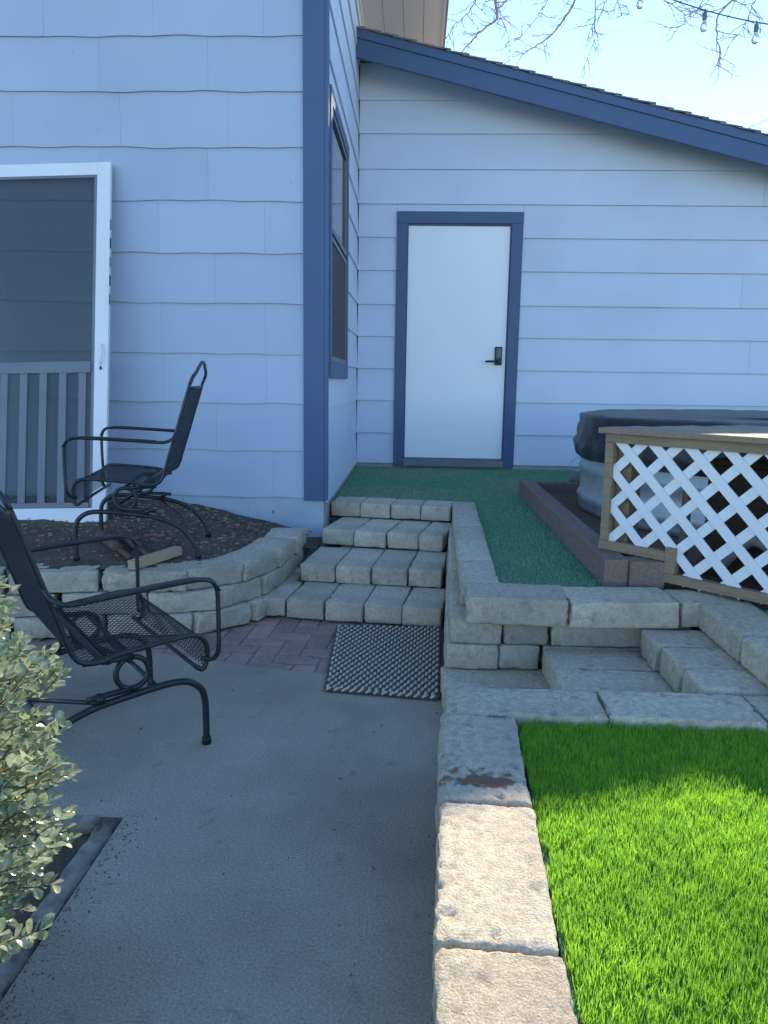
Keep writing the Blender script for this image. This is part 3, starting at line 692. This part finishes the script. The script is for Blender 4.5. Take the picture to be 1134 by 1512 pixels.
# ================================================================== CHAIRS
def build_chair(name, loc, rz, label, group, dz=0.0):
    root = empty(name, (loc[0], loc[1], loc[2]), label, 'chair', group, rz)
    m = MT['metal']; hw = .305
    prof = [(-.262,.830),(-.232,.735),(-.187,.59),(-.149,.47),(-.129,.405),(-.111,.376),(-.08,.362),(-.04,.362),(0,.372),(.12,.384),(.205,.390),(.248,.385),(.272,.362),(.280,.328),(.274,.288),(.262,.272),(.240,.285)]
    def rail(y): return [(x, y, z) for x, z in prof]
    for s in (-1, 1): tube('side_rail', smooth_path(rail(s*hw), 4), .0082, m, root, 8)
    top = [(-.262,-hw,.830),(-.274,-hw*.985,.858),(-.284,-hw*.80,.880),(-.291,-hw*.36,.918),(-.293,-hw*.12,.930),(-.293,hw*.12,.930),(-.291,hw*.36,.918),(-.284,hw*.80,.880),(-.274,hw*.985,.858),(-.262,hw,.830)]
    tube('top_rail', smooth_path(top, 4), .0082, m, root, 8)
    for x, z in ((-.255,.808),(.240,.285),(-.02,.356)): tube('cross_bar', [(x,-hw,z),(x,hw,z)], .007, m, root, 8)
    # expanded metal: zigzag strands following the seat profile
    pts = smooth_path([(x, 0, z) for x, z in prof[:-1]], 6); ac = [0]
    for i in range(1, len(pts)): ac.append(ac[-1]+(pts[i]-pts[i-1]).length)
    px = [p.x for p in pts]; pz = [p.z for p in pts]
    def sp(s): return float(np.interp(s, ac, px)), float(np.interp(s, ac, pz))
    V = []; F = []; dv, du = .0105, .023; s0 = .024; nr = int((ac[-1]-s0)/dv); nc = int(2*hw/du)*2
    for rI in range(nr):
        base = s0 + rI*dv
        for c in range(nc+1):
            s_ = base + (dv*.5 if (c+rI) % 2 else -dv*.5)*.98; y = -hw + 2*hw*c/nc
            for o_ in (-.0015, .0015):
                x, z = sp(max(0, min(ac[-1], s_+o_))); V.append((x, y, z+.001))
        for c in range(nc):
            a = (rI*(nc+1)+c)*2; F.append((a, a+1, a+3, a+2))
    mp_ = mesh('mesh_panel', V, F, m, root)
    sd = mp_.modifiers.new('thick', 'SOLIDIFY'); sd.thickness = .0016
    for s in (-1, 1):
        ya = s*.378
        arm = smooth_path([(-.190,s*hw,.600),(-.180,s*(hw+.035),.578),(-.150,ya,.566),(-.10,ya,.566),(0,ya,.573),(.17,ya,.582),(.235,ya,.583),(.268,ya,.574),(.285,ya,.545),(.288,ya,.50),(.288,ya,.42),(.285,ya,.35),(.276,s*.352,.318),(.262,s*hw,.308)], 5)
        tube('arm', arm, .0075, m, root, 8)
        V_, F_ = tubevf(smooth_path([(-.11,ya,.572),(0,ya,.5785),(.17,ya,.588),(.232,ya,.586),(.268,ya,.572),(.290,ya,.545)], 5), .01, 10, flat=(.020,.0042)); mesh('arm_rest', V_, F_, m, root, True)
        yb = s*.268
        arch = smooth_path([(.285,yb,.012),(.285,yb,.08),(.283,yb,.15),(.268,yb,.195),(.225,yb,.226),(.16,yb,.232),(.05,yb,.222),(-.07,yb,.205),(-.16,yb,.172),(-.22,yb,.125),(-.258,yb,.068),(-.275,yb,.012)], 5)
        tube('base_arch', arch, .0112, m, root, 10)
        for xf in (.285, -.275): tube('foot_cap', [(xf,yb,-.0005),(xf,yb,.016),(xf,yb,.022)], .0155, MT['black'], root, 10)
        ring_ = [(.055+.050*math.sin(2*math.pi*k/24), yb*.98, .292-.050*math.cos(2*math.pi*k/24)) for k in range(24)]
        sp_ = MB(); sp_.add(tubevf(ring_, .009, 8, True)); sp_.add(tubevf([(-.085,yb,.236),(-.03,yb,.239),(.055,yb*.99,.243)], .009, 8)); sp_.add(tubevf([(-.09,yb,.350),(.0,yb,.3455),(.06,yb*.99,.342)], .009, 8))
        sp_.build('spring', m, root, True)
        tube('clamp', [(-.045,yb-.016,.232),(-.045,yb+.016,.232)], .014, m, root, 8); tube('clamp', [(-.02,yb-.014,.350),(-.02,yb+.014,.350)], .013, m, root, 8)
    for P_, q_ in (([(.13,-.268,.230),(.13,.268,.230)], .0075), ([(-.19,-.268,.150),(-.19,.268,.150)], .0075), ([(.13,0,.230),(.02,0,.305),(-.04,0,.350)], .009),
                   ([(-.04,-hw,.358),(-.04,hw,.358)], .010), ([(.055,-.268,.345),(.055,.268,.345)], .008), ([(-.02,-.268,.212),(-.19,.05,.150)], .007)):
        tube('brace', P_, q_, m, root, 8)
    return root
build_chair('spring_chair', (-1.046, 2.375, 0.0), R(38), 'black wrought iron spring chair standing on the concrete patio', 'pair of black metal spring chairs')
build_chair('spring_chair', (-1.335, 3.785, .325), R(190), 'black wrought iron spring chair standing on the soil bed by the wall', 'pair of black metal spring chairs')

# ================================================================== SCREEN DOOR leaning on the front wall
sdr = empty('screen_door', (-2.24, 4.34, .335), 'white framed sliding screen door leaning against the blue siding', 'screen door')
WD, HD = .91, 2.10; lean = math.atan2(.48, 2.04)
T = Matrix.Translation((-2.635, 4.215, .336)) @ Matrix.Rotation(-lean, 4, 'X') @ Matrix.Rotation(R(-1.8), 4, 'Y')
def db(name, x0, x1, z0, z1, y0, y1, m, bev=.002, parent=sdr): return box(name, x0, x1, y0, y1, z0, z1, m, parent, bev, T)
db('stile', 0, .075, 0, HD, -.014, .014, MT['white']); db('stile', WD-.078, WD, 0, HD, -.014, .014, MT['white'])
db('rail', .0755, WD-.0785, HD-.075, HD-.001, -.0135, .0135, MT['white']); db('rail', .0755, WD-.0785, .001, .085, -.0135, .0135, MT['white'])
db('mesh_screen', .0755, WD-.0785, .086, HD-.076, -.002, -.001, MT['screen'], 0)
db('spline', WD-.0965, WD-.079, .086, HD-.076, -.008, -.0025, MT['slat'], 0); db('spline', .077, WD-.097, HD-.088, HD-.0765, -.008, -.0025, MT['slat'], 0)
db('guard_rail', .078, WD-.098, .86, .925, -.019, -.009, MT['slat'])
db('guard_rail', .078, WD-.098, .0865, .115, -.015, -.009, MT['slat'], .001)
for k in range(7):
    xk = WD-.166-.1135*k
    if xk > .08: db('picket', xk, xk+.042, .1155, .8595, -.017, -.010, MT['slat'], .001)
hd = MB(); hp = smooth_path([(WD-.037,-.014,.905),(WD-.037,-.034,.925),(WD-.030,-.040,.965),(WD-.037,-.034,1.005),(WD-.037,-.014,1.025)], 5)
V_, F_ = tubevf([T @ Vector(p) for p in hp], .007, 8); mesh('handle', V_, F_, MT['white'], sdr, True)
db('handle_plate', WD-.058, WD-.018, .885, 1.045, -.0165, -.0142, MT['white'], .001)
db('latch', WD-.044, WD-.034, .875, .895, -.022, -.0142, MT['black'], .001)
for k in range(5): db('tape_mark', WD+.0002, WD+.0012, 1.70-.11*k, 1.76-.11*k, -.010, .008, MT['black'] if k % 2 else MT['slat'], 0)

# ================================================================== THINGS ON THE SOIL BED
def pipe(p0, p1, label):
    p0 = Vector(p0); p1 = Vector(p1); d = p1-p0
    e = empty('rusty_pipe', (p0.x, p0.y, p0.z-.03), label, 'pipe', 'rusty pipes on the soil')
    r = .025
    tube('body', [p0, p0+d*.60, p0+d*.62], r, MT['rust'], e, 14)
    tube('collar', [p0+d*.62, p0+d*.66, p0+d*.67], r*.86, MT['rust'], e, 14)
    tube('neck', [p0+d*.67, p1], r*.52, MT['copper'] if False else MT['rust'], e, 12)
def on_bed(x, y, h): return (x, y, float(bed_z(x, y))+h)
pipe(on_bed(-1.64, 3.92, .022), on_bed(-1.36, 3.585, .016), 'rusty pipe with narrow neck on the soil, the one farther from the wood offcut')
pipe(on_bed(-1.54, 3.95, .022), on_bed(-1.275, 3.615, .016), 'rusty pipe with narrow neck on the soil, the one nearer the wood offcut')
zc = float(bed_z(-1.37, 4.0))
tag(box('copper_strip', -1.43, -1.32, 3.99, 4.012, zc+.001, zc+.012, MT['copper'], None, .002), 'short flat copper strip lying on the soil behind the pipes', 'metal strip')
wt = Matrix.Translation((-1.215, 3.54, .312)) @ Matrix.Rotation(R(62), 4, 'Z') @ Matrix.Rotation(R(-3), 4, 'Y')
tag(box('wood_offcut', -.15, .15, -.022, .022, 0, .042, MT['offcut'], None, .002, wt), 'pale square wood offcut lying across the back edge of the curved wall', 'wood offcut')

# ================================================================== TIMBERS, LATTICE, TANK
tg = 'landscape timbers around the tank'
tag(box('landscape_timber', .770, .866, 3.02, 5.55, .376, .492, MT['timber'], None, .006), 'long weathered timber edging the terrace turf beside the tank', 'timber', tg)
tag(box('landscape_timber', .868, 1.005, 3.00, 3.10, .376, .490, MT['timber'], None, .006), 'short timber block under the lattice corner above the stones', 'timber', tg)
tag(box('landscape_timber', .868, 3.4, 5.555, 5.645, .376, .470, MT['timber'], None, .006), 'rear timber running behind the tank near the bucket', 'timber', tg)
LA = Vector((.808, 3.235, 0)); LD = Vector((.685, -.7285, 0)).normalized(); LN = Vector((-LD.y, LD.x, 0))   # LN points back to the tank
def LT(): return Matrix(((LD.x, LN.x, 0, LA.x), (LD.y, LN.y, 0, LA.y), (0, 0, .972, .014), (0, 0, 0, 1)))
lat = empty('lattice_screen', (1.1, 2.9, .4), 'white diagonal lattice panel in a brown timber frame hiding the tank', 'lattice')
def lb(name, u0, u1, v0, v1, d0, d1, m, bev=.002): return box(name, u0, u1, d0, d1, v0, v1, m, lat, bev, LT())
UM = 1.42; ub = .300
lb('post', 0, .036, .535, .955, -.020, .018, MT['wood']); lb('top_rail', -.002, .075, .956, .994, -.021, .018, MT['wood']); lb('top_rail', .0755, UM, .956, .993, -.020, .018, MT['wood'])
lb('bottom_rail', -.004, ub-.001, .494, .534, -.021, .018, MT['wood']); lb('post', ub, ub+.042, .447, .553, -.023, .018, MT['wood'])
lb('bottom_rail', ub-.02, UM, .408, .446, -.0215, .018, MT['wood'])
lb('cap', -.022, UM, .9945, 1.018, -.045, .094, MT['woodh'], .003)
for k in range(5): lb('shelf_board', -.015+.02*(k % 2)+.05*k, UM, .9947, 1.0165, .097+.14*k, .234+.14*k, MT['woodh'], .003)  # rear shelf boards are added to block light behind the lattice
lb('corner_post', .010, .095, .41, .955, .032, .115, MT['wood']); lb('corner_post', .78, .865, .41, .955, .032, .115, MT['wood'])
lb('corner_post', .215, .245, .41, .75, .24, .27, MT['woodh'])
per = .1495; hwid = .0195
def clipseg(u0, v0, du, dv):
    """clip u0+t*du (v the height) to the frame opening"""
    ts = []
    lo, hi = -9, 9
    for a, b, mn, mx in ((u0, du, .006, UM), (v0, dv, .412, .985)):
        t0, t1 = (mn-a)/b, (mx-a)/b; lo = max(lo, min(t0, t1)); hi = min(hi, max(t0, t1))
    return lo, hi
for sgn, d0 in ((1, .0005), (-1, -.0065)):
    k = -12
    while k < 26:
        u0 = k*per + (.05 if sgn > 0 else .02); v0 = .70
        lo, hi = clipseg(u0, v0, 1, sgn)
        if hi-lo > .02:
            # keep clear of the notch at the lower left corner
            if sgn > 0:
                a_u, a_v = u0+lo, v0+lo*sgn
                if a_u < ub+.02 and a_v < .5: lo = max(lo, min((.5-v0)*sgn, ub+.0-u0))
            else:
                a_u, a_v = u0+hi, v0+hi*sgn
                if a_u < ub+.02 and a_v < .5: hi = min(hi, (v0-.5))
            p, q = Vector((u0+lo, v0+lo*sgn)), Vector((u0+hi, v0+hi*sgn)); d = (q-p)
            if d.length > .03:
                d.normalize(); n_ = Vector((-d.y, d.x))*hwid; M_ = LT(); V = []
                for dd in (d0, d0+.0055):
                    for c in (p-n_, q-n_, q+n_, p+n_): V.append(M_ @ Vector((c.x, dd, c.y)))
                mesh('lattice_strip', V, [(0,1,2,3),(7,6,5,4),(0,4,5,1),(1,5,6,2),(2,6,7,3),(3,7,4,0)], MT['white'], lat)
        k += 1
TC = (2.24, 4.76, .405)
tank = empty('stock_tank', TC, 'large round galvanised stock tank standing behind the lattice', 'tank')
lathe('wall', [(r0*.968, z0) for r0, z0 in [(1.20,0),(1.225,.004),(1.228,.03),(1.222,.06),(1.240,.085),(1.222,.11),(1.222,.24),(1.238,.265),(1.222,.29),(1.222,.45),(1.24,.475),(1.222,.5),(1.222,.535),(1.24,.55),(1.225,.565),(1.21,.55)]], TC, MT['galv'], tank, 128)
def twob(a, i):
    n1 = noise.noise(Vector((math.cos(a)*2.2, math.sin(a)*2.2, i*.55))); n2 = noise.noise(Vector((math.cos(a)*9, math.sin(a)*9, i*.8)))
    if i >= 9: return (0, .010*n1+.006*n2)
    return (.012*n1+.012*n2*(1+.08*(9-i)), .018*n1*(9-i)/9+.012*n2*(9-i)/9+.03*max(0, n1)*(i < 2))
prof = [(1.255,.36),(1.262,.40),(1.272,.44),(1.262,.475),(1.256,.51),(1.252,.545),(1.255,.58),(1.25,.605),(1.235,.618),(1.20,.624),(1.0,.618),(.7,.610),(.35,.604),(.01,.602)]
prof = [(r0*.966, z0-.028) for r0, z0 in prof]
tag(lathe('tarp_cover', prof, TC, MT['tarp'], None, 220, twob), 'wrinkled black tarp cover stretched over the stock tank', 'cover')
bk = empty('bucket', (1.225, 5.30, .376), 'small galvanised bucket with wire handle standing against the tank', 'bucket')
bk.location = (1.235, 5.72, .376); INV[bk.name] = Matrix.Translation(bk.location).inverted()
lathe('body', [(.0,.003),(.062,.003),(.066,.0),(.082,.17),(.087,.18),(.084,.186),(.079,.176),(.062,.02)], bk.location, MT['galv'], bk, 32)
tube('handle', [(1.235+.085*math.cos(t), 5.72+.02*math.sin(t), .376+.178+.085*math.sin(t)) for t in [math.pi*k/14 for k in range(15)]], .0025, MT['galv'], bk, 6)
eb = empty('added_shade_box', (1.55, 2.9, .405), 'added dark brown slatted box keeping the space behind the lattice dark', 'box')  # added box; its dark planks stand in for shade before the tank
for k in range(4): box('plank', .34, 1.40, .235, .253, .408+.117*k, .521+.117*k, MT['shade_brown'], eb, .003, LT())
for k in range(4): box('plank', .322, .339, .236, .60, .408+.117*k, .521+.117*k, MT['shade_brown'], eb, .003, LT())
for k in range(3): box('lid_board', .315, 1.42, .225+.128*k, .350+.128*k, .878, .897, MT['shade_brown'], eb, .003, LT())
hp = [LT() @ Vector(p) for p in smooth_path([(.42,.20,.47),(.55,.17,.60),(.70,.13,.55),(.86,.12,.475),(1.05,.14,.455),(1.25,.17,.46),(1.36,.19,.55)], 14)]; rr = [.024+.003*(i % 2) for i in range(len(hp))]
tag(mesh('corrugated_hose', *tubevf(hp, rr, 10), MT['hose'], None, True), 'pale grey ribbed hose looping behind the lattice', 'hose')

# ================================================================== STRING LIGHTS
sl_o = empty('string_lights', (-.53, 4.72, 4.2), 'black string light cord with clear bulbs crossing the sky', 'string lights')
cz = lambda x: 2.906+.2*(x-2.05)**2
cyy = lambda x: 4.2 + .52*max(0, (.4-x))/.94
cp = [Vector((x, cyy(x), cz(x))) for x in np.linspace(-.525, 4.6, 60)]
tube('cord', cp, .0032, MT['pump'], sl_o, 6)
for x in (-.2, .12, .44, .76, 1.068, 1.386, 1.640, 1.96, 2.28, 2.6, 2.92, 3.3, 3.7, 4.1):
    z = cz(x); y = cyy(x)
    b_ = lathe('bulb', [(.008,-.044),(.011,-.051),(.0165,-.066),(.0185,-.077),(.0165,-.089),(.010,-.097),(.0,-.0995)], (x, y, z), MT['bulb'], sl_o, 16); INV[b_.name] = Matrix()
    lathe('socket', [(.0,.005),(.005,.005),(.006,-.008),(.0105,-.013),(.011,-.042),(.009,-.046),(.0,-.046)], (x, y, z), MT['pump'], b_, 12)
pole = tag(tube('light_pole', [(4.6,4.2,.3),(4.6,4.2,2.0),(4.6,4.2,4.25)], .03, MT['metal'], None, 10), 'slim black pole carrying the far end of the string lights', 'pole')

# ================================================================== BARE TREE
tree = empty('bare_tree', (7.6, 11.5, -.06), 'leafless reddish-brown tree hanging its twigs over the roof', 'tree')
tube('trunk', smooth_path([(7.6,11.5,-.1),(7.65,11.45,1.5),(7.5,11.3,3.2),(7.0,11.0,5.4),(6.2,10.6,7.4)], 5), [.20-.0045*i for i in range(21)], MT['bark'], tree, 12)
def Z3(x, y): return (640+x/2.2955, y/2.2955)
limbs = [
 ([(250,-150),(222,-60),(210,0),(214,60),(160,105),(122,150),(88,186)], 9.2, .030),
 ([(250,-150),(262,-40),(240,10),(205,40),(240,85),(256,140),(256,218)], 9.4, .014),
 ([(520,-160),(495,-60),(478,0),(440,70),(392,125),(332,165),(296,190)], 9.0, .026),
 ([(560,-120),(548,0),(546,80),(538,150),(500,258)], 8.6, .012),
 ([(600,-90),(590,-10),(565,50),(536,108)], 8.8, .011),
 ([(1120,-160),(1050,-30),(970,45),(962,130),(974,190),(938,262)], 8.4, .020),
 ([(700,-120),(770,-10),(846,42),(852,62),(900,30),(940,-10)], 8.8, .012),
 ([(980,-120),(905,20),(868,62),(816,106)], 8.5, .012),
 ([(1180,-120),(1100,-20),(1072,40),(1050,92),(1012,134)], 8.3, .013),
 ([(330,-120),(390,-20),(350,60),(300,120),(276,140)], 9.6, .012),
 ([(120,-120),(150,-20),(110,50),(70,88),(44,130)], 9.5, .014),
 ([(640,-100),(620,-30),(628,20),(638,56)], 8.7, .008),
 ([(1100,420),(1092,428),(1120,440),(1160,470)], 10.2, .006),
]
tip = Vector((6.2,10.6,7.4)); tw_mb = MB()
for pl, Yd, r0 in limbs:
    P = [at_y(*Z3(*p), Yd + .12*i) for i, p in enumerate(pl)]
    start = [tip + (P[0]-tip)*.45 + Vector((0,0,.35)), ] if pl[0][1] < 0 else [P[0]+Vector((1.2,0,.5)), ]
    sp_ = smooth_path(([tip] if pl[0][1] < 0 else []) + start + P, 5); n = len(sp_)
    sp_ = [p + Vector((random.uniform(-1,1), random.uniform(-1,1), random.uniform(-1,1)))*.010 for p in sp_]
    tube('limb', sp_, [max(.0032, r0*(.85-.68*i/n)) for i in range(n)], MT['bark'], tree, 6)
    if pl[0][1] > 0: continue
    for i in range(15, n-1, 1):
        for q in range(random.choice((1, 1, 0)) if r0 != .020 else random.choice((1, 1, 0))):
            d = (sp_[i+1]-sp_[i]).normalized(); side_ = Vector((random.uniform(-1,1), random.uniform(-.5,.5), random.uniform(-.9,.45))).normalized()
            d = (d*.55+side_).normalized(); L = random.uniform(.08, .34)*(1 if r0 > .011 else .55); p = sp_[i].copy(); pts = [p]
            for s in range(5):
                d = (d + Vector((random.uniform(-.35,.35), random.uniform(-.3,.3), random.uniform(-.30,.28)))).normalized(); p = p + d*L/5; pts.append(p)
            tw_mb.add(tubevf(pts, [.0054-.0006*k for k in range(6)], 5))
            for k in range(2, 6):
                if random.random() < .55:
                    e = (d + Vector((random.uniform(-1,1), random.uniform(-.6,.6), random.uniform(-1,.6)))).normalized()*random.uniform(.03,.11)
                    tw_mb.add(tubevf([pts[k], pts[k]+e*.5+Vector((0,0,.004)), pts[k]+e], [.0034,.0028,.0022], 4))
stuff(tw_mb.build('twigs', MT['bark'], tree, True))

# ================================================================== SHRUB
sh = empty('shrub', (-.94, 1.08, 0), 'dense small-leaved evergreen shrub in sun at the patio edge', 'shrub')
lobes = [((-.915,1.09,.54),(.34,.32,.34)), ((-.83,1.04,.46),(.255,.25,.22)), ((-.92,1.09,.76),(.26,.25,.17)), ((-.92,1.06,.30),(.22,.2,.16))]
LV = []; LT_ = []; st = MB(); r_ = random.Random(5)
def leaf(p, d, up, s):
    d = d.normalized(); sd_ = d.cross(up)
    if sd_.length < 1e-3: return
    sd_.normalize(); nn = sd_.cross(d); L = s; W = s*.36
    o = len(LV); c = .12*s
    for (t, w_, h_) in ((0,0,0),(.28,.62,.05),(.62,1.0,.10),(.88,.62,.06),(1.0,0,0)):
        if w_ == 0: LV.append(p+d*L*t)
        else: LV.append(p+d*L*t-sd_*W*w_+nn*s*h_); LV.append(p+d*L*t+nn*s*(-.03)); LV.append(p+d*L*t+sd_*W*w_+nn*s*h_)
    # 0 | 1 2 3 | 4 5 6 | 7 8 9 | 10
    for f in ((0,2,1),(0,3,2),(1,2,5),(1,5,4),(2,3,6),(2,6,5),(4,5,8),(4,8,7),(5,6,9),(5,9,8),(7,8,10),(8,9,10)): LT_.append(tuple(i+o for i in f))
def sprig(p, d, L, s):
    n = max(4, int(L/.011)); q = p.copy(); dd = d.normalized(); pts = [q.copy()]
    for k in range(n):
        dd = (dd + Vector((r_.uniform(-.18,.18), r_.uniform(-.18,.18), r_.uniform(-.08,.18)))).normalized(); q = q+dd*L/n; pts.append(q.copy())
        a = r_.uniform(0, 6.28)
        o1 = dd.orthogonal().normalized(); o2 = dd.cross(o1)
        for aa in (a, a+2.6):
            ld = (dd*.65 + (o1*math.cos(aa)+o2*math.sin(aa))*.9 + Vector((0,0,.15))).normalized()
            leaf(q, ld, Vector((r_.uniform(-.5,.5), r_.uniform(-.5,.5), 1)), s*r_.uniform(.45, 1.2))
    leaf(q, dd, Vector((.2,.1,1)), s)
    st.add(tubevf(pts[::2] if len(pts) > 4 else pts, .0012, 4))
for k in range(2500):
    c, rad = lobes[r_.choices(range(4), (5, 3, 2, 1.3))[0]]
    v = Vector((r_.gauss(0,1), r_.gauss(0,1), r_.gauss(0,1))).normalized(); f = r_.uniform(.5, 1.0)**.7
    p = Vector((c[0]+v.x*rad[0]*f, c[1]+v.y*rad[1]*f, c[2]+v.z*rad[2]*f))
    if p.z < .14: continue
    sprig(p, v*1.0+Vector((0,0,.45)), r_.uniform(.03, .065), .0228)
for (x, y, z, dx, dz) in ((-.70,1.03,.83,.35,.9),(-.66,1.0,.72,.8,.5),(-.60,1.02,.60,1,.25),(-.60,1.0,.46,1,.15),(-.72,1.02,.86,.1,1),(-.62,.98,.36,1,0)):
    sprig(Vector((x,y,z)), Vector((dx,.05,dz)), .10, .024)
for k in range(26):
    c, rad = lobes[0]; a = r_.uniform(0, 6.28); e = Vector((c[0]+.8*rad[0]*math.cos(a), c[1]+.8*rad[1]*math.sin(a), r_.uniform(.3,.8)))
    st.add(tubevf(smooth_path([(-.94+.03*math.cos(a),1.08+.03*math.sin(a),-.02),(-.94+.1*math.cos(a),1.08+.1*math.sin(a),.2),e], 4), [.009-.0008*i for i in range(9)], 5))
lo = tris_mesh('foliage', [tuple(v) for v in LV], LT_, MT['leaf'], sh, True); stuff(lo)
st.build('stems', MT['stem'], sh, True)

# ================================================================== LITTER
mb = MB()
for k in range(110):
    x = random.uniform(-1.5, .05); y = random.uniform(1.0, 2.95) if k % 4 else random.uniform(3.0, 3.5)
    if x < -.72 and y < 1.95: continue
    s = random.choice((.0012, .0016, .002, .003, .003, .008)); a = random.uniform(0, 6.28)
    T_ = Matrix.Translation((x, y, .0016)) @ Matrix.Rotation(a, 4, 'Z'); V_, F_ = boxvf(-s, s, -min(s*.4, .0009), min(s*.4, .0009), -.0012, .0014); mb.add(([T_ @ Vector(v) for v in V_], F_))
for k in range(520):
    if k % 2: y = random.uniform(.9, 2.9); x = wallx(y)+.012-abs(random.gauss(0, .022))  # grit along the lawn wall stands in for the shade at its foot
    else: y = random.uniform(.9, 1.93); x = -.762+abs(random.gauss(0, .035))
    s = random.uniform(.0006, .0022); a = random.uniform(0, 6.28)
    T_ = Matrix.Translation((x, y, .001)) @ Matrix.Rotation(a, 4, 'Z'); V_, F_ = boxvf(-s, s, -s*.7, s*.7, -.001, s*.6); mb.add(([T_ @ Vector(v) for v in V_], F_))
stuff(mb.build('patio_litter', MT['litter']), 'bits of dry twig and grit on the concrete patio, some imitating shade along the lawn wall', 'litter')
